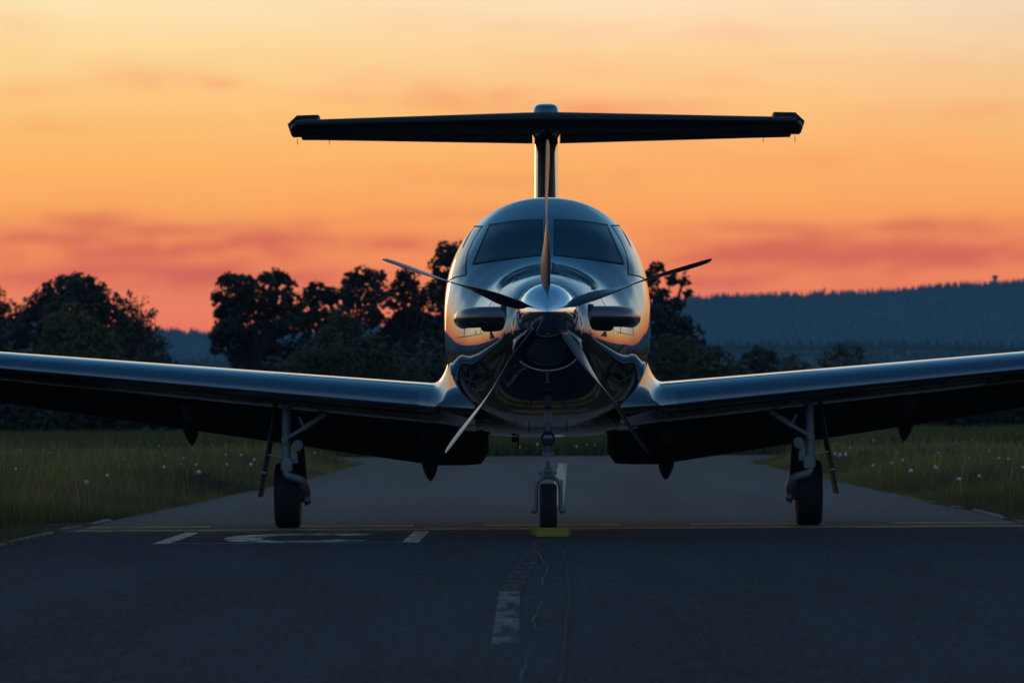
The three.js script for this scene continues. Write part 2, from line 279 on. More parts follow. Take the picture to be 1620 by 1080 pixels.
{
  const tufts = [tuft(1, 16, .20, .16, .0035), tuft(2, 14, .17, .15, .004), tuft(3, 18, .26, .2, .0035)];
  const farT = [tuft(4, 14, .30, .5, .012), tuft(5, 14, .27, .45, .011)];
  const put = (name, label, side, geos, d0, d1, perM2, scale, seed) => {
    geos.forEach((geo, gi) => {
      const r = rng(seed + gi * 13), items = [];
      const N = Math.round(perM2 * (d1 - d0) * 12 / geos.length);
      for (let i = 0; i < N; i++) {
        const d = lerp(d0, d1, r()), u = r(), edge = side < 0 ? -eL(Math.min(d, 95)) : eR(Math.min(d, 95));
        const x = edge - .06 + u * 14;
        if (x > halfView(d)) continue;
        const soilW = side < 0 ? .8 + 1.3 * smooth(46.5, 40, d) : 0;
        let mow = smooth(edge, edge + 1.2, x); let k = lerp(.34, 1, mow);
        if (side < 0 && d < 47.5) { if (x < edge + soilW && r() > .22) continue; if (x < edge + soilW) k *= .6; if (d < 43) k = .55; }
        if (side > 0 && d < 52) k *= lerp(.42, 1, smooth(47, 52, d));
        items.push([x * side, d, k * scale * (.7 + .6 * r()) * (1 + .35 * noise(x * .6, d * .35, 2)), r() * 6.283, r()]);
      }
      const im = new THREE.InstancedMesh(geo, M.grass, items.length), mt = new THREE.Matrix4(), q = new THREE.Quaternion(), c = new THREE.Color();
      items.forEach(([x, d, s, a, t], i) => { q.setFromAxisAngle(V(0, 1, 0), a); mt.compose(V(x, -.025, -d), q, V(s, s, s)); im.setMatrixAt(i, mt); const p = .5 + 1.0 * noise(x * .35, d * .14, 5) + .35 * (t - .5), straw = Math.max(0, 1.3 * noise(x * .5 + 9, d * .2, 1)) + (t > .88 ? .5 : 0) + smooth(60, 95, d) * .35 + (name === 'seed_stalks' ? .9 : 0); im.setColorAt(i, c.setRGB(.138 * (.5 + .8 * p) + .13 * straw, .126 * (.5 + .8 * p) + .08 * straw, .028 + .03 * straw)); });
      im.name = numbered(name); im.castShadow = im.receiveShadow = true; tag(im, label, 'grass', null, 'stuff'); scene.add(im);
    });
  };
  put('meadow_grass', 'near part of the rough grass left of the taxiway', -1, tufts, 26, 66, 85, 1, 100);
  put('meadow_grass', 'near part of the rough grass right of the taxiway', 1, tufts, 26, 66, 85, 1, 200);
  put('meadow_grass', 'far part of the rough grass left of the taxiway', -1, farT, 64, 97, 34, 1, 300);
  put('meadow_grass', 'far part of the rough grass right of the taxiway', 1, farT, 64, 97, 34, 1, 400);
  const stalks = [tuft(8, 7, .42, .35, .004), tuft(9, 5, .5, .4, .005)];
  put('seed_stalks', 'thin dry seed stalks standing above the grass left of the taxiway', -1, stalks, 44, 97, 9, 1, 500);
  put('seed_stalks', 'thin dry seed stalks standing above the grass right of the taxiway', 1, stalks, 44, 97, 9, 1, 600);
  // beyond the crossing road, right across
  {
    const r = rng(7), geo = tuft(6, 12, .34, .8, .02), items = [];
    for (let i = 0; i < 42000; i++) { const d = 112.5 + 95 * Math.pow(r(), 1.3), x = (r() * 2 - 1) * halfView(d) * 1.05; items.push([x, d, .8 + .5 * r() + .3 * noise(x * .3, d * .1), r() * 6.283, r()]); }
    const im = new THREE.InstancedMesh(geo, M.grass, items.length), mt = new THREE.Matrix4(), q = new THREE.Quaternion(), c = new THREE.Color();
    items.forEach(([x, d, s, a, t], i) => { q.setFromAxisAngle(V(0, 1, 0), a); mt.compose(V(x, -.025, -d), q, V(s, s, s)); im.setMatrixAt(i, mt); const p = .5 + .6 * noise(x * .2, d * .08, 5) + .25 * (t - .5); im.setColorAt(i, c.setRGB(.115 * (.6 + .6 * p), .112 * (.6 + .6 * p), .028)); });
    im.name = numbered('meadow_grass'); tag(im, 'distant grass beyond the crossing road, up to the trees', 'grass', null, 'stuff'); im.castShadow = im.receiveShadow = true; scene.add(im);
  }
}
// dandelion clocks
{
  const head = new THREE.IcosahedronGeometry(.019, 1), stemG = new THREE.CylinderGeometry(.0015, .0015, .2, 4); stemG.translate(0, -.1, 0);
  const first = group('dandelion'); mesh('seed_head', head, M.puff, first); mesh('stem', stemG, M.leafMid, first);
  first.userData.category = 'dandelion';
  const r = rng(5); let n = 0;
  const place = (X, Y) => {
    const h = .26 + .07 * r(); const rr = ray(X, Y), t = -(1 - h) / rr.y, p = camera.position.clone().addScaledVector(rr, t);
    if (-p.z > 180 || -p.z < 36) return;
    if (-p.z < 96 && (p.x < 0 ? p.x > eL(-p.z) - .15 : p.x < eR(-p.z) + .15)) return;
    const o = n ? first.clone() : first; if (n) { o.name = numbered('dandelion'); scene.add(o); } n++;
    const s = .75 + .6 * r(); o.position.copy(p); o.scale.setScalar(s);
    const where = -p.z > 100 ? 'beyond the crossing road' : p.x < 0 ? 'left of the taxiway' : 'right of the taxiway';
    tag(o, `small white dandelion seed head in the rough grass ${where}`, 'dandelion', `dandelion seed heads ${where}`);
  };
  for (const [x, y] of [[78, 716], [74, 694], [5, 697], [186, 709], [195, 727], [237, 713], [234, 732], [245, 714], [262, 720], [290, 725], [294, 728], [310, 735], [286, 734], [259, 739], [371, 744], [386, 754], [370, 765], [376, 748], [356, 705], [367, 704], [396, 695], [381, 720], [402, 727], [57, 682], [130, 693], [168, 682], [32, 712], [497, 716], [500, 722], [270, 680],
    [1345, 709], [1330, 727], [1365, 712], [1322, 718], [1382, 736], [1397, 738], [1429, 744], [1434, 742], [1411, 732], [1480, 738], [1481, 740], [1518, 758], [1473, 693], [1490, 694], [1581, 725], [1596, 726], [1610, 722], [1378, 772], [1603, 808], [1512, 700], [1420, 716], [1433, 707], [1349, 750], [1495, 759], [1570, 790], [1519, 684], [1546, 705], [1394, 754],
    [868, 690], [925, 693], [928, 703], [909, 712], [941, 704], [850, 703], [822, 707], [912, 706]]) place(x, y);
  for (let i = 0; i < 120; i++) { const left = r() < .5; place(left ? r() * 420 : 1320 + r() * 300, 680 + r() * r() * 110); }
}

// ------------------------------------------------------------------ trees
function limb(p, q, r0, r1, seg = 6) { const d = q.clone().sub(p), g = new THREE.CylinderGeometry(r1, r0, d.length(), seg, 1, true); g.translate(0, d.length() / 2, 0); g.applyQuaternion(new THREE.Quaternion().setFromUnitVectors(V(0, 1, 0), d.normalize())); g.translate(p.x, p.y, p.z); return g; }
function leaves(blobs, o) {                        // blobs: [centre, radius, density] in metres
  const r = rng(o.seed), pos = [], nor = [];
  const n1 = V(0, 0, 0), a = V(0, 0, 0), b = V(0, 0, 0);
  for (const [c, R, dens = 1] of blobs) {
    const N = Math.round(o.count * dens * R * R);
    for (let i = 0; i < N; i++) {
      const th = r() * 6.283, cz = r() * 2 - 1, sq = Math.sqrt(1 - cz * cz), rad = R * (o.hollow ? .35 + .65 * Math.sqrt(r()) : Math.cbrt(r())) * (1 + .28 * noise(Math.cos(th) * sq * 2.2 + c.x, cz * 2.2 + c.y, Math.sin(th) * sq * 2.2 + c.z));
      const x = c.x + Math.cos(th) * sq * rad, y = c.y + cz * rad * (o.flat ?? .9), z = c.z + Math.sin(th) * sq * rad;
      if (y < .05) continue;
      const g = noise(x * o.gapF, y * o.gapF * 1.25, z * o.gapF * .6 + o.seed);
      if (g < (o.gap ?? -.12) && r() < .93) continue;
      const s = o.leaf * (.55 + .9 * r());
      n1.set(r() - .5 + Math.cos(th) * sq * .45, r() - .5 + cz * .35 + .35, r() - .5 + Math.sin(th) * sq * .45).normalize(); a.set(r() - .5, r() - .5, r() - .5).cross(n1).normalize().multiplyScalar(s); b.copy(n1).cross(a).multiplyScalar(o.wide ?? .6);
      const P = [[x - a.x, y - a.y, z - a.z], [x + b.x, y + b.y, z + b.z], [x + a.x, y + a.y, z + a.z], [x - b.x, y - b.y, z - b.z]];
      for (const k of [0, 2, 1, 0, 3, 2]) { pos.push(...P[k]); nor.push(n1.x, n1.y, n1.z); }
    }
  }
  const g = new THREE.BufferGeometry(); g.setAttribute('position', new THREE.Float32BufferAttribute(pos, 3)); g.setAttribute('normal', new THREE.Float32BufferAttribute(nor, 3)); return g;
}
let treeSeed = 11;
function tree(name, label, category, grp, D, px, m, o = {}) {    // px: blobs as [x, y, radius] seen from the camera, at distance D
  const r = rng(treeSeed += 17), opt = { count: 900, gapF: 1.9, gap: -.14, seed: treeSeed, ...o }; opt.leaf = (o.leaf ?? .17) * .74; if (o.count) opt.count = o.count * 1.8;
  const base = at(o.trunkX ?? px.reduce((s, b) => s + b[0] * b[2], 0) / px.reduce((s, b) => s + b[2], 0), 650, D); base.y = 0;
  const t = group(name, scene, base); tag(t, label, category, grp);
  const blobs = px.map(([X, Y, R, d]) => { const p = at(X, Y, D + (r() - .5) * (o.deep ?? 5)).sub(base); return [p, R / F * D, d ?? 1]; });
  mesh('crown', leaves(blobs, opt), m, t);
  const top = Math.max(...blobs.map((b) => b[0].y)), parts = [], rt = o.trunk ?? (category === 'bush' ? .035 : Math.max(.05, top * .028));
  const fork = V(0, category === 'bush' ? .5 : Math.min(top * .4, 3), 0);
  parts.push(limb(V(0, -.1, 0), fork, rt * 1.25, rt * .85, 9));
  for (const [c, R] of blobs) { const mid = fork.clone().lerp(c, .5).add(V((r() - .5) * R * .5, R * .25, (r() - .5) * R * .5)); parts.push(limb(fork, mid, rt * .55, rt * .34), limb(mid, c, rt * .34, rt * .1, 5)); for (let k = 0; k < 4; k++) parts.push(limb(c, c.clone().add(V(r() - .5, r() * .6, r() - .5).normalize().multiplyScalar(R * .95)), rt * .12, .012, 4)); }
  mesh('trunk', parts, M.bark, t);
  return t;
}
const T = 'trees standing beyond the grass';
// left group
tree('broadleaf_tree', 'tall dark broad tree with rounded top at the far left', 'tree', T, 215, [[115, 462, 34], [82, 468, 28], [145, 470, 32], [60, 495, 34], [110, 500, 46], [165, 490, 36], [190, 510, 34], [205, 540, 40], [150, 545, 50], [90, 550, 50], [40, 545, 45], [225, 575, 42], [170, 590, 55], [60, 600, 55], [120, 600, 55], [118, 446, 16], [92, 445, 12], [140, 445, 11]], M.leafDark, { gap: -.2 });
tree('feathery_tree', 'thin-leaved small tree with gaps right of the broad left tree', 'tree', T, 205, [[222, 485, 20, .6], [205, 480, 14, .6], [240, 500, 16, .55], [215, 510, 24, .7], [235, 530, 20, .65], [205, 465, 8, .5], [246, 518, 10, .5], [212, 545, 24]], M.leafDark, { leaf: .11, gapF: 1.6, gap: -.02, count: 620 });
tree('leafy_bush', 'olive green bush in front of the broad tree at the far left', 'bush', T, 180, [[112, 492, 18], [95, 515, 30], [130, 520, 32], [85, 550, 32], [120, 560, 40], [160, 545, 30], [175, 570, 28], [70, 580, 30], [130, 590, 40], [100, 620, 40], [160, 610, 40]], M.leafLight, { gap: -.25, leaf: .13 });
tree('feathery_bush', 'low twiggy bush sloping down at the right end of the left trees', 'bush', T, 190, [[255, 545, 16, .7], [240, 560, 26], [268, 565, 14, .6], [262, 585, 24], [225, 590, 30], [275, 600, 18], [250, 610, 24]], M.leafDark, { leaf: .10, gapF: 1.5, gap: -.05 });
tree('conifer_clump_tree', 'dark tree with twiggy top cut by the left picture edge', 'tree', T, 240, [[0, 470, 12, .5], [8, 490, 22], [35, 500, 20], [-20, 490, 30], [10, 530, 40], [-20, 560, 60], [20, 590, 60], [-5, 455, 7, .35]], M.leafDark, { leaf: .14 });
// middle group
tree('oak_tree', 'lobed oak at the left end of the middle trees', 'tree', T, 235, [[360, 447, 20], [358, 490, 18], [368, 472, 18], [352, 520, 16], [378, 500, 22], [385, 455, 24], [420, 445, 18], [440, 440, 18], [455, 450, 14], [347, 470, 16], [350, 495, 14], [400, 480, 32], [435, 480, 28], [460, 475, 16], [345, 535, 18], [362, 520, 18], [385, 525, 28], [420, 520, 30], [455, 515, 24], [342, 552, 10, .7], [375, 555, 24], [420, 560, 34], [460, 560, 30], [390, 590, 30], [440, 600, 36]], M.leafDark, { count: 500, leaf: .2 });
tree('oak_tree', 'round-topped oak in the middle of the trees left of the aircraft', 'tree', T, 240, [[575, 438, 20], [555, 445, 16], [597, 440, 16], [500, 455, 14], [490, 470, 20], [520, 470, 20], [550, 470, 24], [580, 470, 26], [605, 460, 14], [480, 500, 26], [515, 505, 28], [555, 510, 28], [590, 500, 20], [500, 545, 34], [550, 550, 34], [600, 555, 26], [520, 590, 36], [570, 595, 36]], M.leafDark, { count: 500, leaf: .19 });
tree('oak_tree', 'oak with open gaps just left of the aircraft nose', 'tree', T, 238, [[640, 450, 18, .8], [618, 475, 16, .8], [670, 470, 20], [650, 505, 24], [625, 515, 20], [640, 435, 14, .7], [655, 440, 14, .7], [625, 455, 12, .6], [650, 470, 22], [625, 490, 16, .7], [665, 500, 24], [640, 525, 26], [615, 540, 26], [670, 545, 28], [640, 575, 34], [680, 585, 30], [610, 590, 30]], M.leafDark, { gap: -.1, count: 520, leaf: .18 });
tree('tall_tree', 'tallest dark tree rising behind the left cockpit windows', 'tree', T, 225, [[705, 400, 20], [725, 400, 20], [745, 410, 26], [695, 425, 20], [720, 435, 30], [690, 460, 22], [715, 475, 34], [745, 460, 36], [690, 510, 28], [720, 525, 38], [760, 500, 50], [700, 570, 34], [740, 580, 44], [780, 540, 50], [690, 600, 30]], M.leafDark, { gap: -.14, leaf: .18 });
tree('leafy_bush', 'dim green bush under the gaps of the middle oaks', 'bush', T, 190, [[540, 505, 24], [560, 525, 30], [520, 540, 30], [580, 555, 34], [540, 570, 40], [610, 570, 34], [490, 575, 36], [600, 600, 40], [540, 610, 40], [460, 600, 36], [650, 600, 36]], M.leafMid, { gap: -.2, leaf: .13 });
tree('tall_tree', 'dark open-crowned tree right behind the aircraft fuselage', 'tree', T, 225, [[1040, 425, 13], [1030, 440, 15], [1062, 440, 12], [1082, 445, 9, .7], [1088, 465, 10, .7], [1020, 470, 28], [1050, 470, 16], [1075, 480, 12, .6], [1045, 505, 30], [1075, 515, 22], [1095, 530, 20], [1060, 545, 34], [1105, 545, 13], [1030, 560, 36], [1090, 570, 26], [1000, 520, 40], [980, 470, 40], [1000, 580, 40], [1085, 430, 5, .6]], M.leafDark, { gap: -.12, leaf: .18 });
// right bushes
tree('leafy_bush', 'green bush at the foot of the tree right of the fuselage', 'bush', T, 185, [[1060, 545, 20], [1085, 560, 26], [1050, 570, 28], [1115, 560, 20], [1135, 558, 14], [1145, 575, 22], [1110, 585, 30], [1160, 590, 22], [1070, 600, 32], [1130, 605, 32], [1180, 605, 22], [1095, 540, 12]], M.leafMid, { gap: -.2, leaf: .13 });
tree('small_tree', 'small dark round-headed tree in the distance above the right wing', 'tree', T, 290, [[1200, 558, 13], [1185, 567, 12], [1218, 564, 12], [1200, 575, 18], [1228, 573, 8], [1176, 574, 8], [1200, 595, 22], [1222, 590, 16], [1180, 595, 16]], M.leafDark, { gap: -.25, leaf: .18 });
tree('pale_shrub', 'pale twiggy shrub right of the small round tree', 'bush', T, 230, [[1255, 572, 16, .6], [1240, 580, 16, .7], [1275, 582, 14, .6], [1255, 595, 20], [1285, 600, 18], [1230, 600, 18]], M.leafPale, { leaf: .10, gapF: 1.8, gap: -.14, count: 800 });
tree('willow_shrub', 'broad pale willow shrub above the right wing', 'bush', T, 220, [[1335, 552, 16, .6], [1315, 558, 14, .55], [1358, 560, 16, .6], [1305, 572, 16, .65], [1335, 575, 24, .8], [1370, 575, 18, .7], [1390, 585, 14, .6], [1320, 595, 24], [1360, 598, 24], [1400, 600, 16]], M.leafPale, { leaf: .10, gapF: 1.8, gap: -.14, count: 800 });
tree('small_tree', 'far dark treetop just showing over the outer right wing', 'tree', T, 330, [[1510, 572, 8], [1498, 576, 8], [1522, 575, 7], [1510, 585, 14]], M.leafDark, { leaf: .18 });
// dense undergrowth at the foot of the trees
{
  const r = rng(91), blobs = [];
  for (let x = -26; x < 27; x += .75) { const d = 196 + 10 * noise(x * .1, 3); const gapL = smooth(1.2, 2.6, Math.abs(x + 13.6)); blobs.push([V(x, .5 + .4 * gapL * r(), -d - r() * 4), .8 + (.2 + .7 * r()) * gapL, 1]); if (gapL > .9 && x < 8) blobs.push([V(x, 1.6 + r() * .7, -d - 3 - r() * 4), 1.1 + r() * .6, 1]); }
  const o = mesh('undergrowth', leaves(blobs, { count: 240, leaf: .17, gapF: .5, gap: -.5, seed: 92 }), M.leafDark); tag(o, 'continuous dark undergrowth along the foot of the trees', 'undergrowth', null, 'stuff');
}
// woods at both sides of the strip and behind the camera (they show in the polished cowling)
for (const [nm, lab, xs] of [['side_woods', 'dark woods along the left side of the airfield', -1], ['side_woods', 'dark woods along the right side of the airfield', 1], ['side_woods', 'dark woods at the near end of the airfield', 0]]) {
  const r = rng(300 + xs), blobs = [];
  for (let i = 0; i < 150; i++) { const q = r(); const p = xs ? V(xs * (170 + 20 * r()), 0, 90 - 290 * q) : V((r() * 2 - 1) * 190, 0, 150 + 20 * r()); const h = 5 + 6 * noise(q * 31, xs * 5 + 1.3) + 2.5 * r(); const R = 1.8 + r() * 1.6; p.y = Math.max(R * .7, h - R); blobs.push([p, R, 1]); const p2 = p.clone(); p2.y *= .45; p2.x += r() * 2; blobs.push([p2, R * 1.5, .8]); }
  tag(mesh(nm, leaves(blobs, { count: 70, leaf: .42, gapF: .3, gap: -.4, seed: 310 + xs }), M.leafDark), lab, 'woods', null, 'stuff');
}

// ------------------------------------------------------------------ hills
function ridge(name, label, forestLabel, D, prof, depth, extent, cones, hTree, seed) {
  const hAt = (x) => { const X = 866 + x / D * F; const Y = table(prof, X)[0]; return (650 - (Y + .0058 * (X - 866))) / F * D + 1; };
  const nx = 160, nz = 24, pos = [], idx = [];
  const yAt = (x, v) => { const h = hAt(x); const s = v < 1 ? smooth(0, 1, v) * .75 + v * .25 : 1 - .35 * (v - 1); return Math.max(0, h * s * (1 + (v < 1 ? .05 * fbm(x / 260, v * 4, seed, 3) * Math.sin(Math.PI * v) : 0))); };
  for (let j = 0; j <= nz; j++) for (let i = 0; i <= nx; i++) { const x = lerp(-extent, extent, i / nx), v = j / nz * 1.4; pos.push(x, v === 0 ? -1 : yAt(x, v), -D + depth - depth * v); }
  for (let j = 0; j < nz; j++) for (let i = 0; i < nx; i++) { const a = j * (nx + 1) + i, b = a + nx + 1; idx.push(a, a + 1, b, a + 1, b + 1, b); }
  const g = new THREE.BufferGeometry(); g.setAttribute('position', new THREE.Float32BufferAttribute(pos, 3)); g.setIndex(idx); g.computeVertexNormals();
  tag(mesh(name, g, M.hill), label, 'hill', null, 'structure');
  const r = rng(seed), cone = new THREE.ConeGeometry(.24, 1, 6, 1, true); cone.translate(0, .5, 0);
  const lump = new THREE.IcosahedronGeometry(.42, 1); lump.scale(1, .9, 1); lump.translate(0, .42, 0);
  for (const [geo, part] of [[cone, .6], [lump, .4]]) {
    const N = Math.round(cones * part), im = new THREE.InstancedMesh(geo, M.conifer, N), mt = new THREE.Matrix4(), q = new THREE.Quaternion(), half = 900 / F * D;
    for (let i = 0; i < N; i++) { const x = (r() * 2 - 1) * half, v = r() < .25 ? .97 + .06 * r() : .1 + .9 * Math.sqrt(r()); const s = (v > .95 ? hTree * (.45 + 1.1 * r() ** 3) : hTree * .5 * (.6 + .6 * r())) * (geo === cone ? 1 : .62); mt.compose(V(x, yAt(x, v) - s * .2, -D + depth - depth * v), q, V(s * (.8 + .4 * r()), s, s)); im.setMatrixAt(i, mt); }
    im.name = numbered('forest'); tag(im, forestLabel.replace('#', geo === cone ? 'conifer' : 'broadleaf'), 'forest', null, 'stuff'); scene.add(im);
  }
  return { hAt };
}
const farRidge = ridge('hill', 'long blue wooded hill rising to the right on the horizon', '# forest covering the long blue hill', 6000, [[-6000, 500], [-400, 520], [0, 515], [270, 532], [330, 538], [500, 535], [900, 492], [1080, 482], [1150, 478], [1250, 476], [1400, 471], [1450, 466], [1500, 461], [1560, 459], [1620, 455], [2000, 440], [6000, 500]], 1100, 4200, 40000, 11, 401);
ridge('hill', 'lower nearer wooded rise at the foot of the long hill', '# forest covering the lower nearer rise', 3200, [[-6000, 575], [0, 575], [300, 580], [900, 560], [1060, 553], [1250, 553], [1450, 551], [1620, 556], [3000, 560], [6000, 570]], 500, 2200, 12000, 6, 402);
{
  const D = 6000, p = at(1575, 449, D), k = D / F, base = V(p.x, p.y - 9, -D);
  const t = group('lookout_tower', scene, base); tag(t, 'tiny dark tower with a wide round head on the hill crest', 'tower');
  const legs = []; for (const [sx, sz] of [[-1, -1], [1, -1], [1, 1], [-1, 1]]) legs.push(limb(V(sx * 4 * k, 0, sz * 3.4 * k), V(sx * 1.8 * k, 9 + 7 * k, sz * 2.5 * k), .8, .8, 6)); legs.push(limb(V(0, 0, 0), V(0, 9 + 7 * k, 0), 1.8, 1.8, 8));
  mesh('leg', legs, M.timber, t);
  const cab = new THREE.CylinderGeometry(5.2 * k, 3.0 * k, 4.4 * k, 14); cab.translate(0, 9 + 9.4 * k, 0); mesh('cabin', cab, M.timber, t);
  const roof = new THREE.SphereGeometry(5 * k, 14, 6, 0, 6.283, 0, 1.57); roof.scale(1, .55, 1); roof.translate(0, 9 + 11.4 * k, 0); mesh('roof', roof, M.timber, t);
  const q = at(1305, 466, D), mb = V(q.x, q.y - 9, -D), m = group('radio_mast', scene, mb); tag(m, 'tiny thin mast standing up from the hill crest', 'mast');
  mesh('mast', [limb(V(0, 0, 0), V(0, 9 + 12 * k, 0), 1, .5, 6)], M.timber, m); mesh('platform', [new THREE.CylinderGeometry(2.6 * k, 2.2 * k, 2.6 * k, 8).translate(0, 9 + 7.5 * k, 0)], M.timber, m);
}

// ------------------------------------------------------------------ aircraft
const TIP = 38.4;                                              // spinner tip, metres down the taxiway
const S0 = 5.45;                                               // the group sits on the ground between the main wheels
const plane = group('turboprop_aircraft', scene, V(0, 0, -(TIP + S0)));
tag(plane, 'dark glossy single-propeller aircraft with T-tail parked nose-on on the taxiway', 'aircraft');
const P = (x, y, s) => V(x, y, S0 - s);                        // s: metres aft of the spinner tip
const A = (X, Y, s) => at(X, Y, TIP + s).sub(plane.position);
function loft(rings, capA = true, capB = true, closed = true) {
  const n = rings[0].length, pos = [], idx = [];
  for (const r of rings) for (const p of r) pos.push(p.x, p.y, p.z);
  const m = closed ? n : n - 1;
  for (let j = 0; j + 1 < rings.length; j++) for (let i = 0; i < m; i++) { const a = j * n + i, b = j * n + (i + 1) % n, c = a + n, d = b + n; idx.push(a, b, c, b, d, c); }
  const cap = (j, flip) => { const c = V(0, 0, 0); for (const p of rings[j]) c.add(p); c.multiplyScalar(1 / n); const k = pos.length / 3; for (const p of rings[j]) pos.push(p.x, p.y, p.z); pos.push(c.x, c.y, c.z); for (let i = 0; i < n; i++) { const a = k + i, b = k + (i + 1) % n; flip ? idx.push(a, b, k + n) : idx.push(b, a, k + n); } };
  if (capA) cap(0, false); if (capB) cap(rings.length - 1, true);
  const g = new THREE.BufferGeometry(); g.setAttribute('position', new THREE.Float32BufferAttribute(pos, 3)); g.setIndex(idx); g.computeVertexNormals(); return g;
}
// monotone cubic through rows [s, ...values]
function spline(rows) {
  const n = rows.length, K = rows[0].length - 1, m = rows.map(() => new Array(K).fill(0));
  for (let k = 0; k < K; k++) { const d = []; for (let i = 0; i + 1 < n; i++) d.push((rows[i + 1][k + 1] - rows[i][k + 1]) / (rows[i + 1][0] - rows[i][0])); for (let i = 0; i < n; i++) { if (i === 0) m[i][k] = d[0]; else if (i === n - 1) m[i][k] = d[n - 2]; else m[i][k] = d[i - 1] * d[i] <= 0 ? 0 : 2 * d[i - 1] * d[i] / (d[i - 1] + d[i]); } }
  return (x) => { if (x <= rows[0][0]) return rows[0].slice(1); if (x >= rows[n - 1][0]) return rows[n - 1].slice(1); let i = 0; while (rows[i + 1][0] < x) i++; const h = rows[i + 1][0] - rows[i][0], t = (x - rows[i][0]) / h, t2 = t * t, t3 = t2 * t; return m[i].map((_, k) => (2 * t3 - 3 * t2 + 1) * rows[i][k + 1] + (t3 - 2 * t2 + t) * h * m[i][k] + (-2 * t3 + 3 * t2) * rows[i + 1][k + 1] + (t3 - t2) * h * m[i + 1][k]); };
}
// fuselage stations: s, top, bottom, half width, height of the widest point, exponents above and below
const body = spline([
  [.655, 1.90, 1.375, .18, 1.64, 2, 2], [.665, 1.945, 1.345, .222, 1.63, 2, 2], [.69, 1.972, 1.318, .252, 1.62, 2, 2.05], [.74, 1.99, 1.298, .276, 1.61, 2, 2.1], [.85, 2.017, 1.265, .345, 1.59, 2, 2.15],
  [1.05, 2.056, 1.205, .415, 1.56, 2.02, 2.2], [1.4, 2.104, 1.11, .51, 1.53, 2.02, 2.3], [1.7, 2.139, 1.05, .58, 1.52, 2.02, 2.4], [2.0, 2.176, 1.0, .65, 1.52, 2.08, 2.5], [2.3, 2.256, .965, .735, 1.54, 2.25, 2.6], [2.55, 2.362, .945, .785, 1.58, 2.38, 2.65],
  [2.9, 2.53, .92, .838, 1.65, 2.36, 2.65], [3.3, 2.672, .895, .856, 1.72, 2.3, 2.6], [3.55, 2.745, .88, .861, 1.75, 2.26, 2.55], [3.70, 2.778, .87, .863, 1.77, 2.23, 2.52], [3.80, 2.786, .86, .864, 1.78, 2.22, 2.5], [4.3, 2.787, .81, .865, 1.80, 2.2, 2.5], [7.4, 2.787, .80, .865, 1.80, 2.2, 2.5],
  [9, 2.775, 1.05, .76, 1.86, 2.2, 2.3], [11, 2.72, 1.6, .46, 2.14, 2.1, 2.1], [13, 2.62, 2.15, .17, 2.36, 2, 2], [13.8, 2.54, 2.36, .04, 2.45, 2, 2]]);
const pw = (c, n) => Math.sign(c) * Math.pow(Math.abs(c), 2 / n);
function bodyRing(s, n = 160) { const [t, b, w, ym, nt, nb] = body(s), o = []; for (let i = 0; i < n; i++) { const a = i / n * 2 * Math.PI, c = Math.cos(a), q = Math.sin(a), e = q >= 0 ? nt : nb; o.push(P(w * pw(c, e), ym + (q >= 0 ? t - ym : ym - b) * pw(q, e), s)); } return o; }
function inside(x, y, s) { const [t, b, w, ym, nt, nb] = body(s), e = y >= ym ? nt : nb, h = y >= ym ? t - ym : ym - b; return Math.pow(Math.abs(x) / w, e) + Math.pow(Math.abs(y - ym) / h, e) <= 1; }
function frontS(x, y) { let s = .66; while (s < 6 && !inside(x, y, s)) s += .01; let a = s - .01, b = s; for (let i = 0; i < 24; i++) { const m = (a + b) / 2; inside(x, y, m) ? b = m : a = m; } return b; }
function skin(x, y, off = 0) { const e = .004, f = (X, Y) => V(X, Y, S0 - frontS(X, Y)), p = f(x, y), n = f(x + e, y).sub(f(x - e, y)).cross(f(x, y + e).sub(f(x, y - e))).normalize(); if (n.z < 0) n.negate(); return p.addScaledVector(n, off); }
function skinPx(X, Y, off) { let s = 2.6, p; for (let i = 0; i < 6; i++) { p = A(X, Y, s); s = Math.min(frontS(p.x, p.y), 4.2); } return skin(p.x, p.y, off); }
function sideSkin(sg, s, y, off) { const f = (S, Y) => { const [t, b, w, ym, nt, nb] = body(S), e = Y >= ym ? nt : nb, h = Y >= ym ? t - ym : ym - b; return P(sg * w * Math.pow(Math.max(0, 1 - Math.pow(Math.abs(Y - ym) / h, e)), 1 / e), Y, S); }; const p = f(s, y), n = f(s + .01, y).sub(f(s - .01, y)).cross(f(s, y + .01).sub(f(s, y - .01))).normalize(); if (n.x * sg < 0) n.negate(); return p.addScaledVector(n, off); }
{
  const st = []; for (let s = .655; s < .8; s += .012) st.push(s); for (let s = .8; s < 4.7; s += .025) st.push(s); for (let s = 4.7; s <= 13.81; s += .2) st.push(Math.min(s, 13.8));
  mesh('fuselage', loft(st.map((s) => bodyRing(s))), M.paint, plane);
}
// a grid patch from a function (u, v) -> Vector3
function patch(f, nu, nv) { const pos = [], idx = []; for (let j = 0; j <= nv; j++) for (let i = 0; i <= nu; i++) { const p = f(i / nu, j / nv); pos.push(p.x, p.y, p.z); } for (let j = 0; j < nv; j++) for (let i = 0; i < nu; i++) { const a = j * (nu + 1) + i, b = a + nu + 1; idx.push(a, a + 1, b, a + 1, b + 1, b); } const g = new THREE.BufferGeometry(); g.setAttribute('position', new THREE.Float32BufferAttribute(pos, 3)); g.setIndex(idx); g.computeVertexNormals(); const n = g.attributes.normal; let s = 0; for (let i = 0; i < n.count; i++) s += n.getZ(i); if (s < 0) { g.index.array.reverse(); g.computeVertexNormals(); } return g; }
const quad = (c) => (u, v) => { const [a, b, d, e] = c; const top = [lerp(a[0], b[0], u), lerp(a[1], b[1], u)], bot = [lerp(e[0], d[0], u), lerp(e[1], d[1], u)]; return [lerp(top[0], bot[0], v), lerp(top[1], bot[1], v)]; };
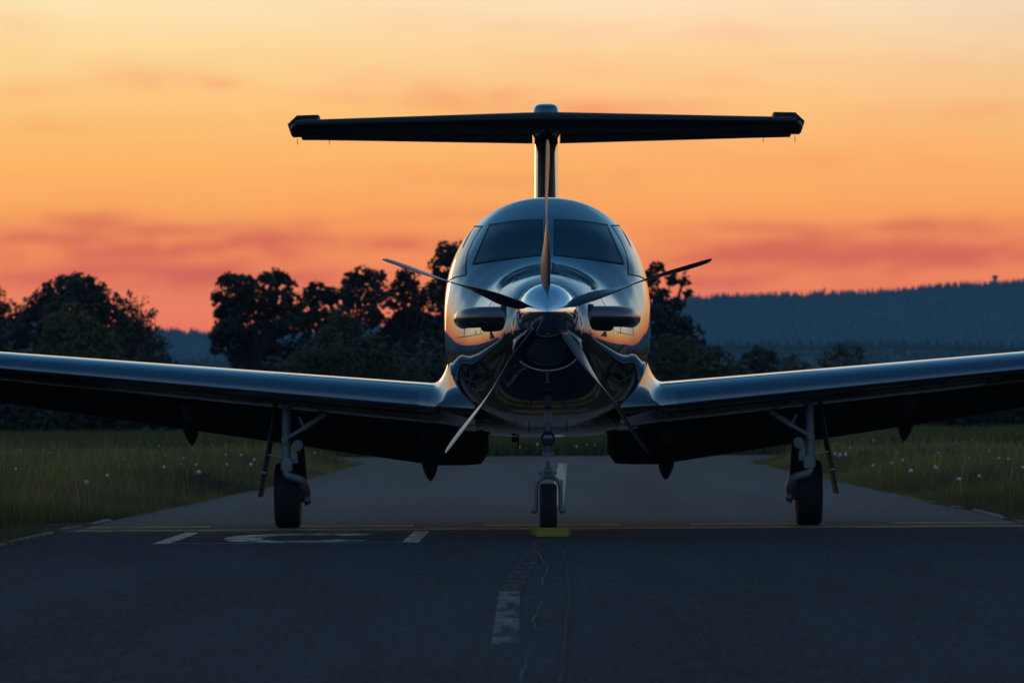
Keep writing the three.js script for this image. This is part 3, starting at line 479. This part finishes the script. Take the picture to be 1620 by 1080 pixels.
function frameOf(q, place, w) {                                // four strips round the quad, w in its units as shares
  const [wu, wv] = w, g = [];
  for (const [u0, u1, v0, v1] of [[-wu, 1 + wu, -wv, 0], [-wu, 1 + wu, 1, 1 + wv], [-wu, 0, 0, 1], [1, 1 + wu, 0, 1]]) g.push(patch((u, v) => place(...q(lerp(u0, u1, u), lerp(v0, v1, v))), u1 - u0 > .5 ? 20 : 2, v1 - v0 > .5 ? 16 : 2));
  return g;
}
// windshield: two panes, corners as seen from the nose (symmetrised)
for (const sg of [-1, 1]) {
  const cx = 867.5, X = (d) => cx + sg * d, c = [[X(11), 349.5], [X(92), 357.5], [X(117), 416], [X(11), 401.5]];
  const q = quad(c), bow = (f) => (u, v) => { const p = q(u, v); p[1] -= Math.sin(Math.PI * Math.min(1, Math.max(0, u))) * 1.5 * (1 - v) + Math.sin(Math.PI * Math.min(1, Math.max(0, u))) * 1.2 * v; return p; };
  const qq = bow();
  const pane = mesh('windshield_pane', patch((u, v) => skinPx(...qq(u, v), .004), 24, 18), M.glass, plane);
  mesh('window_frame', frameOf(qq, (x, y) => skinPx(x, y, .007), [.026, .04]), M.seal, pane);
  // cockpit side window
  const sc = [[3.34, 2.525], [3.95, 2.545], [3.95, 2.05], [2.62, 2.11]], sq = quad(sc);
  const sp = mesh('side_window', patch((u, v) => sideSkin(sg, ...sq(u, v), .002), 16, 14), M.glass, plane);
  mesh('window_frame', frameOf(sq, (s, y) => sideSkin(sg, s, y, .004), [.012, .02]), M.seal, sp);
  for (const s of [5.0, 5.9, 6.8, 7.7]) { const cs = quad([[s, 2.32], [s + .42, 2.32], [s + .42, 1.88], [s, 1.88]]); mesh('cabin_window', patch((u, v) => sideSkin(sg, ...cs(u, v), .003), 6, 6), M.glass, plane); }
}
// small triangular air vents and seams in the cowling
for (const c of [[[812, 442], [818, 441.5], [818, 437]], [[936, 450], [943.5, 458], [936, 457.5]], [[776, 521], [782.5, 535], [776, 536.5]], [[958, 523], [959.5, 533], [951, 531]], [[769, 586], [782.5, 585], [780.5, 602]], [[989, 544], [988, 562], [978, 556]]]) {
  const g = new THREE.BufferGeometry(), pos = []; const pts = c.map(([x, y]) => skinPx(x, y, .006)); for (const p of pts) pos.push(p.x, p.y, p.z); g.setAttribute('position', new THREE.Float32BufferAttribute(pos, 3)); g.setIndex([0, 1, 2]); g.computeVertexNormals(); mesh('vent', g, M.seal, plane);
}
function seam(pts, r = .003) { return new THREE.TubeGeometry(new THREE.CatmullRomCurve3(pts.map(([x, y]) => skinPx(x, y, .001))), 24, r, 5); }
for (const L of [[[723, 534], [745, 531], [764, 527]], [[735, 520], [734, 532]], [[753, 522], [752.5, 530]], [[976, 525], [995, 529], [1012, 533]], [[982, 516], [982, 527]], [[1001, 515], [1002, 531]], [[877, 415], [877, 428]], [[858, 416], [877, 416]]]) mesh('panel_seam', seam(L, .0022), M.seal, plane);
mesh('wiper', seam([[873, 431], [884, 432.5]], .006), M.seal, plane);
{
  const ringSeam = (s, a0, a1, r) => { const pts = bodyRing(s, 240).filter((_, i) => i >= a0 / 360 * 240 && i <= a1 / 360 * 240); return new THREE.TubeGeometry(new THREE.CatmullRomCurve3(pts), 160, r, 5); };
  mesh('cowl_seam', ringSeam(1.5, 8, 172, .0022), M.seal, plane);
  mesh('cowl_seam', ringSeam(2.28, 200, 340, .0022), M.seal, plane);
}
// ring of the cowling front and chin intake
{
  const ell = (cx, cy, w, h, s, tilt = 0, n = 60) => { const o = []; for (let i = 0; i < n; i++) { const a = i / n * 6.28319; o.push(P(cx + w * Math.cos(a), cy + h * Math.sin(a), s + tilt * Math.sin(a))); } return o; };
  const ring = (o, r) => new THREE.TubeGeometry(new THREE.CatmullRomCurve3(o, true), 120, r, 10, true);
  const duct = loft([ell(0, 1.475, .255, .165, .60, -.03), ell(0, 1.475, .235, .145, .72, -.02), ell(0, 1.48, .2, .12, .95)], false, true);
  const intake = mesh('chin_intake', duct, M.dullBlack, plane);
  mesh('intake_lip', ring(ell(0, 1.475, .256, .165, .60, -.03), .012), M.steel, intake);
  const outer = loft([ell(0, 1.475, .262, .171, .602, -.03), ell(0, 1.477, .272, .182, .66, -.02), ell(0, 1.50, .285, .21, .80), ell(0, 1.53, .29, .235, .98)], false, false);
  mesh('intake_cowl', outer, M.paint, intake);
  const bf = loft([ell(0, 1.755, .20, .20, .60), ell(0, 1.755, .232, .232, .605), ell(0, 1.755, .242, .242, .66)], true, false);
  mesh('cowl_ring', bf, M.steel, plane);
}
// exhaust stacks
for (const sg of [-1, 1]) {
  const pts = [[.24, 1.735, .93], [.38, 1.735, .99], [.50, 1.735, 1.05], [.585, 1.735, 1.16], [.635, 1.735, 1.32], [.655, 1.735, 1.52], [.665, 1.735, 1.72]].map(([x, y, s]) => P(sg * x, y, s));
  const cur = new THREE.CatmullRomCurve3(pts), rings = [], N = 40;
  for (let i = 0; i <= N; i++) { const t = i / N, c = cur.getPoint(t), d = cur.getTangent(t), up = V(0, 1, 0), sd = d.clone().cross(up).normalize(), rr = .079 + .003 * Math.sin(t * 3), o = []; for (let k = 0; k < 32; k++) { const a = k / 32 * 6.28319; o.push(c.clone().addScaledVector(sd, Math.cos(a) * rr).addScaledVector(up, Math.sin(a) * rr)); } rings.push(sg > 0 ? o : o.reverse()); }
  for (let i = 0; i <= 3; i++) { const c = cur.getPoint(1).add(V(0, 0, .001)); }
  const ex = mesh('exhaust_stack', loft(rings, true, true), M.exhaust, plane);
  const col = []; for (const [x, r] of [[.27, .088], [.33, .10], [.36, .094], [.365, .082]]) { const o = []; for (let k = 0; k < 28; k++) { const a = k / 28 * 6.28319; o.push(P(sg * x, 1.735 + r * Math.cos(a), .955 + (x - .27) * .45 + r * Math.sin(a))); } col.push(sg > 0 ? o : o.reverse()); }
  mesh('exhaust_collar', loft(col), M.dullBlack, ex);
}
// propeller
{
  const prop = group('propeller', plane, P(0, 1.755, .42));
  const pr = []; for (let i = 0; i <= 40; i++) { const t = i / 40, z = t * .585; pr.push(new THREE.Vector2(.232 * Math.pow(Math.sin(Math.PI / 2 * Math.pow(t, .78)), .92), z)); }
  pr.push(new THREE.Vector2(.225, .59), new THREE.Vector2(0, .592));
  const sp = new THREE.LatheGeometry(pr, 96); sp.rotateX(-Math.PI / 2); sp.translate(0, 0, .42);
  mesh('spinner', sp, M.chrome, prop);
  { const sc = []; for (let i = 0; i < 30; i++) { const a = i / 30 * 6.28319; const q = new THREE.SphereGeometry(.0055, 6, 5); q.scale(1, 1, .6); q.translate(.2305 * Math.cos(a), .2305 * Math.sin(a), -.10); sc.push(q); } mesh('spinner_screws', sc, M.seal, prop); }
  const root = .15, R = 1.335, rings = [], N = 44;
  const prof = []; const half = 14; for (let i = 0; i < half * 2; i++) { const th = i / (half * 2) * 6.28319, u = .5 + .5 * Math.cos(th), up = Math.sin(th) >= 0; const yt = 5 * .5 * (.2969 * Math.sqrt(u) - .126 * u - .3516 * u * u + .2843 * u ** 3 - .1015 * u ** 4); prof.push([u, up ? yt * 1.25 : -yt * .75]); }
  for (let i = 0; i <= N; i++) {
    const f = i / N, r = lerp(root, R, f), x = r / R;
    let c = table([[.1, .10], [.2, .135], [.32, .19], [.5, .215], [.7, .20], [.85, .175], [.95, .14], [.985, .11], [1, .05]], x)[0];
    const tk = table([[.1, .075], [.2, .055], [.32, .038], [.5, .024], [.75, .017], [1, .010]], x)[0];
    const beta = deg(table([[.1, 58], [.2, 60], [.28, 64], [.4, 78], [.54, 90], [.7, 97], [.85, 101], [1, 103]], x)[0]);
    const sweep = .05 * smooth(.45, 1, x) - .035 * smooth(.2, .5, x) * (1 - smooth(.5, 1, x));
    const o = [];
    for (const [u, v] of prof) { const a = (u - .32) * c + sweep, b = v * tk; o.push(V(-Math.cos(beta) * a + Math.sin(beta) * b, r, -Math.sin(beta) * a - Math.cos(beta) * b)); }
    rings.push(o);
  }
  const g = loft(rings);
  for (const a of [90, 18, 162, 234, 306]) {
    const b = mesh('propeller_blade', g, M.blade, prop); b.rotation.z = deg(a + .2 - 90);
  }
}
// wings
const airfoil = (u, t) => 5 * t * (.2969 * Math.sqrt(u) - .126 * u - .3516 * u * u + .2843 * u ** 3 - .1036 * u ** 4);
const camber = (u) => { const m = .024, p = .42; return u < p ? m / p / p * (2 * p * u - u * u) : m / (1 - p) ** 2 * (1 - 2 * p + 2 * p * u - u * u); };
const wingLE = (e) => 4.62 + .05 * (e - .8), wingC = (e) => 2.25 - .137 * e, wingY = (e) => 1.045 + .0940 * (e - 1), wingT = (e) => .172 - .003 * e;
function wingPoint(sg, e, u, upper, off = 0, dev = 0) {
  const f = Math.pow(Math.max(0, (1.0 - e) / .2), 2.3), fwd = .42 * Math.pow(Math.max(0, (1.03 - e) / .23), 2);
  const c = wingC(e) + fwd, le = wingLE(e) - fwd, inc = deg(2.2), t = wingT(e) * wingC(e) / c;
  let y = (camber(u) + (upper ? 1 : -1) * (airfoil(u, t) + off / c)) * c, x = u * c - off * (1 - smooth(0, .03, u));
  if (upper) y += .42 * Math.min(f, 1.6) * smooth(0, .10, u) * smooth(1.02, .8, u);
  if (!upper && e < 1.0) y += -.05 * smooth(1.0, .7, e) * smooth(.05, .4, u);
  return P(sg * e, wingY(e) + y * Math.cos(inc) - x * Math.sin(inc), le + x * Math.cos(inc) + y * Math.sin(inc));
}
function spanRing(sg, e, n = 44, u1 = 1) { const o = []; for (let i = n; i >= 0; i--) { const u = u1 * Math.pow(i / n, 2); o.push(wingPoint(sg, e, u, true)); } for (let i = 1; i < n; i++) { const u = u1 * Math.pow(i / n, 2); o.push(wingPoint(sg, e, u, false)); } return sg > 0 ? o : o.reverse(); }
for (const sg of [-1, 1]) {
  const es = []; for (let e = .60; e < 1.06; e += .02) es.push(e); for (let e = 1.06; e < 7.9; e += .16) es.push(e); es.push(7.9, 8.0, 8.06);
  const wing = mesh('wing', loft(es.map((e) => spanRing(sg, e)), true, true), M.paint, plane);
  const bootStrip = []; for (let e = 1.10; e <= 7.7; e += .22) { const o = []; for (let i = 12; i >= 0; i--) o.push(wingPoint(sg, e, .055 * (i / 12) ** 2, true, .002)); for (let i = 1; i <= 12; i++) o.push(wingPoint(sg, e, .075 * (i / 12) ** 2, false, .002)); bootStrip.push(sg > 0 ? o : o.reverse()); }
  mesh('deicing_boot', loft(bootStrip, false, false, false), M.boot, wing);
  const tip = []; for (const [e, dy, k] of [[8.0, 0, 1], [8.1, .06, .9], [8.16, .25, .75], [8.2, .5, .5]]) { const o = spanRing(1, 8.0).map((p) => V(sg * e, p.y + dy, lerp(p.z, 0 - .6, 1 - k))); tip.push(sg > 0 ? o : o.reverse()); } mesh('winglet', loft(tip), M.paint, wing);
  // flaps hang down behind and below the wing
  const fl = []; for (const e of [.53, .60, .75, 1, 1.6, 2.4, 3.2, 4.0, 4.8, 5.4]) {
    const teY = .515 + .151 * (Math.max(e, 1.0) - 1), leY = .935 + .102 * (e - 1), s0 = wingLE(e) + wingC(e) * .80, len = .60 - .045 * e;
    let ty = teY; if (e < .56) ty = .63; else if (e < .65) ty = .525;
    const th = .05, o = [];
    for (let i = 0; i < 24; i++) { const a = i / 24 * 6.28319, u = .5 + .5 * Math.cos(a), w = (Math.sin(a) >= 0 ? 1 : -.5) * airfoil(u, .11) * len * .9; const d = V(0, ty - leY, len).normalize(), nn = V(0, d.z, -d.y); o.push(P(sg * e, leY + (ty - leY) * u + nn.y * w, s0 + len * u + nn.z * w)); }
    fl.push(sg > 0 ? o.reverse() : o);
  }
  mesh('flap', loft(fl), M.flap, plane);
  for (const e of [1.06, 3.2]) {
    const ref = wingPoint(sg, e, .8, false), top = ref.y, z0 = ref.z;
    const pod = (L, r, taper) => { const o = []; for (let i = 0; i <= 16; i++) { const t = i / 16; const rr = r * Math.pow(Math.sin(Math.PI * lerp(.08, taper, t)), .7); o.push(new THREE.Vector2(Math.max(rr, .002), t * L)); } return new THREE.LatheGeometry(o, 20); };
    const f = pod(.75, .084, .62); f.rotateX(-Math.PI / 2 - .16); f.translate(sg * e, top - .045 - (e < 2 ? .03 : 0), z0 + .28);
    const fr = mesh('flap_fairing', f, M.flap, plane);
    const b = pod(.68, .080, .985); b.rotateX(-Math.PI / 2 - .62); b.translate(sg * e, top - (e < 2 ? .165 : .05), z0 - .22);
    mesh('fairing_tail', b, M.flap, fr);
  }
}
// fin, bullet and tailplane
{
  const fin = []; for (const [y, le, c, t] of [[2.45, 10.9, 2.6, .27], [2.75, 11.25, 2.25, .265], [3.2, 11.6, 1.95, .25], [3.75, 12.0, 1.65, .235], [3.9, 12.1, 1.55, .235]]) { const o = [], n = 26; for (let i = n; i >= 0; i--) { const u = (i / n) ** 2; o.push(P(airfoil(u, 1) * t, y, le + u * c)); } for (let i = 1; i < n; i++) { const u = (i / n) ** 2; o.push(P(-airfoil(u, 1) * t, y, le + u * c)); } fin.push(o.reverse()); }
  const f = mesh('fin', loft(fin), M.paint, plane);
  const bs = []; for (const [y, le, c, t] of [[2.70, 11.2, 2.3, .27], [3.2, 11.6, 1.95, .25], [3.72, 11.98, 1.65, .235]]) { const o = []; for (let i = 10; i >= 0; i--) { const u = .075 * (i / 10) ** 2; o.push(P(airfoil(u, 1) * t + .001, y, le + u * c - .004)); } for (let i = 1; i <= 10; i++) { const u = .075 * (i / 10) ** 2; o.push(P(-airfoil(u, 1) * t - .001, y, le + u * c - .004)); } bs.push(o.reverse()); }
  mesh('deicing_boot', loft(bs, false, false, false), M.dullBlack, f);
  const dorsal = []; for (const [s, h, w] of [[8.6, 2.77, .01], [9.6, 2.83, .05], [10.6, 2.95, .075], [11.3, 3.1, .09]]) { const o = []; for (let i = 0; i < 16; i++) { const a = i / 16 * 6.283; o.push(P(w * Math.cos(a), lerp(2.6, h, .5 + .5 * Math.sin(a)), s)); } dorsal.push(o); } mesh('dorsal_fin', loft(dorsal), M.paint, f);
  const bul = []; const bp = spline([[11.72, .06, .07, 3.90], [11.76, .115, .135, 3.90], [11.95, .143, .165, 3.905], [12.3, .147, .172, 3.91], [12.8, .147, .172, 3.91], [13.3, .11, .14, 3.92], [14.0, .03, .04, 3.93]]);
  for (let s = 11.72; s <= 14.0; s += .04) { const [w, h, y] = bp(s), o = []; for (let i = 0; i < 40; i++) { const a = i / 40 * 6.28319; o.push(P(w * pw(Math.cos(a), 3.4), y + h * pw(Math.sin(a), 3.4), s)); } bul.push(o); }
  mesh('bullet_fairing', loft(bul), M.paint, plane);
  const H = 3.895;
  const tp = mesh('tailplane', (() => { const r = []; for (const [x, le, c, t] of [[-2.52, 12.2, .80, .105], [-2.4, 12.16, .84, .115], [-.2, 11.50, 1.45, .18], [0, 11.46, 1.5, .185], [.2, 11.50, 1.45, .18], [2.4, 12.16, .84, .115], [2.52, 12.2, .80, .105]]) { const o = [], n = 26, al = deg(2.2); for (let i = n; i >= 0; i--) { const u = (i / n) ** 2, yy = airfoil(u, 1) * t; o.push(P(x, H + yy * Math.cos(al) - u * c * Math.sin(al), le + u * c)); } for (let i = 1; i < n; i++) { const u = (i / n) ** 2, yy = -airfoil(u, 1) * t; o.push(P(x, H + yy - u * c * Math.sin(al), le + u * c)); } r.push(o); } return loft(r); })(), M.dullBlack, plane);
  for (const sg of [-1, 1]) {
    // elevator drooped behind the hinge, with the horn standing up at the tip
    const el = []; for (const [x, s, c] of [[.14, 12.75, .55], [2.2, 12.86, .36], [2.5, 12.88, .34]]) { const o = []; for (let i = 0; i < 20; i++) { const a = i / 20 * 6.28319, u = .5 + .5 * Math.cos(a), w = Math.sin(a) * .035 * (1 - u * .8); o.push(P(sg * x, H - .035 - u * c * .22 + w, s + u * c)); } el.push(sg > 0 ? o : o.reverse()); }
    mesh('elevator', loft(el), M.dullBlack, plane);
    const hs = new THREE.Shape([[2.31, -.015], [2.31, .105], [2.52, .10], [2.61, .015], [2.575, -.09], [2.50, -.09], [2.47, .03]].map(([x, y]) => new THREE.Vector2(sg * x, y)));
    const hg = new THREE.ExtrudeGeometry(hs, { depth: .40, bevelEnabled: true, bevelSize: .006, bevelThickness: .02, bevelSegments: 2 }); hg.translate(0, H, S0 - 12.95);
    mesh('elevator_horn', hg, M.dullBlack, plane);
    const tipc = new THREE.SphereGeometry(1, 20, 14); tipc.scale(.06, .055, .42); tipc.translate(sg * 2.53, H - .03, S0 - 12.6); mesh('tailplane_tip', tipc, M.dullBlack, plane);
    for (const x of [2.22, 2.545]) mesh('static_wick', [limb(P(sg * x, H - .10, 13.15), P(sg * (x + .005), H - .155, 13.25), .004, .003, 5)], M.seal, plane);
  }
}
// belly fairing between the wings and aerials under it
{
  const r = []; for (const [s, w, b] of [[3.6, .35, .90], [3.9, .58, .85], [4.4, .72, .80], [5.2, .78, .775], [6.4, .76, .775], [7.2, .6, .80], [8.0, .3, .92]]) { const o = []; for (let i = 0; i < 48; i++) { const a = i / 48 * 6.28319; o.push(P(w * pw(Math.cos(a), 3.2), 1.05 + (1.05 - b) * pw(Math.sin(a), 3.2), s)); } r.push(o); }
  mesh('belly_fairing', loft(r), M.paint, plane);
  mesh('aerial', [new RoundedBoxGeometry(.014, .13, .16, 2, .005).translate(-.26, .74, S0 - 5.6)], M.dullBlack, plane);
  mesh('aerial', [new RoundedBoxGeometry(.05, .05, .12, 2, .015).translate(-.29, .755, S0 - 5.0)], M.dullBlack, plane);
  mesh('drain_mast', [limb(P(.225, 1.0, 2.1), P(.245, .965, 2.05), .007, .005, 6)], M.gear, plane);
}
// landing gear
const box = (w, h, d, x, y, z, r = .008) => new RoundedBoxGeometry(w, h, d, 2, r).translate(x, y, z);
const tube = (pts, r, n = 20, k = 10) => new THREE.TubeGeometry(new THREE.CatmullRomCurve3(pts), n, r, k);
function disc(p, axis, r, h, n = 24) { const g = new THREE.CylinderGeometry(r, r, h, n); g.applyQuaternion(new THREE.Quaternion().setFromUnitVectors(V(0, 1, 0), axis)); g.translate(p.x, p.y, p.z); return g; }
function tyre(R, w, rim) { const pts = [[rim, -w * .36], [R * .80, -w * .49], [R * .90, -w * .485], [R * .965, -w * .42], [R * .992, -w * .30]]; for (let i = 0; i < 5; i++) { const x = (-.24 + .12 * i) * w; pts.push([R, x - .03 * w], [R * 1.0, x + .012 * w]); pts.push([R * .978, x + .022 * w], [R * .978, x + .045 * w]); } pts.push([R * .992, w * .32], [R * .965, w * .42], [R * .90, w * .485], [R * .80, w * .49], [rim, w * .36]); const g = new THREE.LatheGeometry(pts.map(([a, b]) => new THREE.Vector2(a, b)), 56); g.rotateZ(Math.PI / 2); return g; }
const tyreMain = tyre(.283, .225, .14), tyreNose = tyre(.212, .142, .10);
for (const sg of [-1, 1]) {
  const g = group('main_gear', plane), X = (e) => sg * e;
  mesh('tyre', tyreMain.clone().translate(X(2.265), .278, 0), M.rubber, g);
  mesh('wheel_rim', [disc(V(X(2.265), .278, 0), V(1, 0, 0), .145, .15), disc(V(X(2.15), .278, 0), V(1, 0, 0), .06, .10)], M.gear, g);
  const zs = .30;
  mesh('strut', [limb(V(X(2.262), 1.06, zs), V(X(2.262), .56, zs), .042, .038, 16), limb(V(X(2.262), .60, zs), V(X(2.262), .50, zs), .05, .05, 16), box(.085, .11, .09, X(2.25), .545, zs + .02), box(.055, .09, .06, X(2.19), .60, zs)], M.gear, g);
  mesh('trailing_link', [tube([V(X(2.262), .52, zs + .02), V(X(2.25), .46, zs + .03), V(X(2.19), .435, zs + .02), V(X(2.125), .41, zs), V(X(2.095), .35, zs - .08), V(X(2.095), .27, zs - .2), V(X(2.095), .225, zs - .28)], .034, 30, 12), box(.06, .13, .12, X(2.092), .285, .09, .02)], M.gear, g);
  mesh('side_brace', [limb(V(X(2.27), .765, zs + .04), V(X(2.10), .865, zs + .04), .018, .02, 8), limb(V(X(2.12), .85, zs + .04), V(X(1.92), .985, zs + .02), .03, .024, 8), limb(V(X(2.10), .865, zs + .03), V(X(2.15), .96, zs), .014, .014, 8)], M.gear, g);
  mesh('brace_pin', [disc(V(X(2.272), .765, zs + .06), V(0, 0, 1), .028, .05), disc(V(X(2.10), .865, zs + .07), V(0, 0, 1), .016, .05)], M.gear, g);
  mesh('actuator_cap', [disc(V(X(2.162), .715, zs + .02), V(0, 0, 1), .047, .06), disc(V(X(2.162), .715, zs + .055), V(0, 0, 1), .03, .02)], M.gear, g);
  mesh('shock_strut', [limb(V(X(2.13), .70, zs - .02), V(X(2.115), .42, zs - .12), .024, .026, 12), limb(V(X(2.165), .66, zs - .02), V(X(2.15), .46, zs - .06), .012, .012, 8)], M.dullBlack, g);
  mesh('axle_pin', [limb(V(X(2.105), .24, .10), V(X(2.105), .185, .10), .007, .006, 8)], M.dullBlack, g);
  const d0 = V(X(2.365), 1.02, 0), d1 = V(X(2.50), .27, 0), len = d0.distanceTo(d1);
  const dg = new RoundedBoxGeometry(.018, len, .62, 2, .006); dg.rotateZ(Math.atan2(d1.x - d0.x, d0.y - d1.y)); dg.translate((d0.x + d1.x) / 2, (d0.y + d1.y) / 2, .05);
  mesh('gear_door', dg, M.door, g);
  mesh('door_rod', [limb(V(X(2.425), .635, zs), V(X(2.30), .61, zs), .009, .009, 8), limb(V(X(2.465), .48, .36), V(X(2.435), .48, .36), .012, .012, 6)], M.steel, g);
}
{
  const g = group('nose_gear', plane), z = S0 - 1.97;
  mesh('tyre', tyreNose.clone().translate(0, .208, z), M.rubber, g);
  mesh('wheel_rim', [disc(V(0, .208, z), V(1, 0, 0), .104, .10)], M.gear, g);
  const fork = []; for (const sg of [-1, 1]) fork.push(tube([V(0, .475, z + .08), V(sg * .045, .468, z + .08), V(sg * .085, .43, z + .075), V(sg * .099, .37, z + .06), V(sg * .101, .28, z + .03), V(sg * .101, .205, z)], .0195, 26, 10), disc(V(sg * .11, .205, z), V(1, 0, 0), .026, .035), disc(V(sg * .128, .205, z), V(1, 0, 0), .014, .02), box(.035, .26, .07, sg * .101, .32, z + .045, .01));
  mesh('fork', fork, M.gear, g);
  mesh('strut', [limb(V(0, 1.0, z + .05), V(0, .66, z + .07), .032, .03, 14), limb(V(0, .68, z + .07), V(0, .47, z + .08), .02, .02, 12), box(.09, .035, .06, 0, .655, z + .08), limb(V(-.02, .66, z + .11), V(-.02, .5, z + .11), .006, .006, 6)], M.gear, g);
  mesh('torque_link', [limb(V(-.045, .47, z + .12), V(-.004, .60, z + .15), .012, .009, 6), limb(V(.045, .47, z + .12), V(.004, .60, z + .15), .012, .009, 6), limb(V(-.028, .52, z + .14), V(.028, .52, z + .14), .008, .008, 6), limb(V(0, .6, z + .15), V(0, .66, z + .1), .012, .012, 6), disc(V(-.062, .505, z + .1), V(1, 0, 0), .014, .03), disc(V(.055, .505, z + .1), V(1, 0, 0), .012, .03)], M.gear, g);
  const lamp = mesh('landing_light', [new THREE.TorusGeometry(.05, .008, 10, 36).translate(0, .777, z + .20), disc(V(0, .777, z + .15), V(0, 0, 1), .052, .09)], M.dullBlack, g);
  mesh('lamp_glass', [new THREE.SphereGeometry(.11, 24, 8, 0, 6.283, 0, .45).rotateX(Math.PI / 2).translate(0, .777, z + .10)], M.lens, lamp);
  mesh('light_bracket', [limb(V(-.03, .72, z + .15), V(-.02, .66, z + .1), .012, .01, 6), limb(V(.03, .72, z + .15), V(.02, .66, z + .1), .012, .01, 6)], M.gear, g);
  for (const sg of [-1, 1]) { mesh('gear_door', [box(.010, .10, .6, sg * .15, .875, z)], M.paint, g); mesh('door_hinge', [box(.065, .012, .05, sg * .068, .842, z + .22, .005)], M.steel, g); }
}

// ------------------------------------------------------------------ wheel chocks
{
  const mk = () => { const sh = new THREE.Shape([[-.05, 0], [.05, 0], [.028, .062], [-.03, .062]].map(([x, y]) => new THREE.Vector2(x, y))); const g = new THREE.ExtrudeGeometry(sh, { depth: .25, bevelEnabled: true, bevelSize: .004, bevelThickness: .004, bevelSegments: 2 }); g.rotateY(Math.PI / 2); g.translate(-.125, .004, 0); return g; };
  const chock = (x, s, turn, label) => { const t = group('wheel_chock', scene, V(x, 0, -(TIP + s))); t.rotation.y = turn; tag(t, label, 'wheel chock'); mesh('block', mk(), M.chock, t); mesh('end_plate', [box(.012, .058, .09, -.137, .036, 0, .004), box(.012, .058, .09, .137, .036, 0, .004)], M.chock, t); return t; };
  chock(.03, 1.78, .02, 'yellow wheel chock lying in front of the nose wheel');
  chock(-.005, 2.20, Math.PI, 'yellow wheel chock mostly hidden behind the nose wheel');
}

renderer.render(scene, camera);
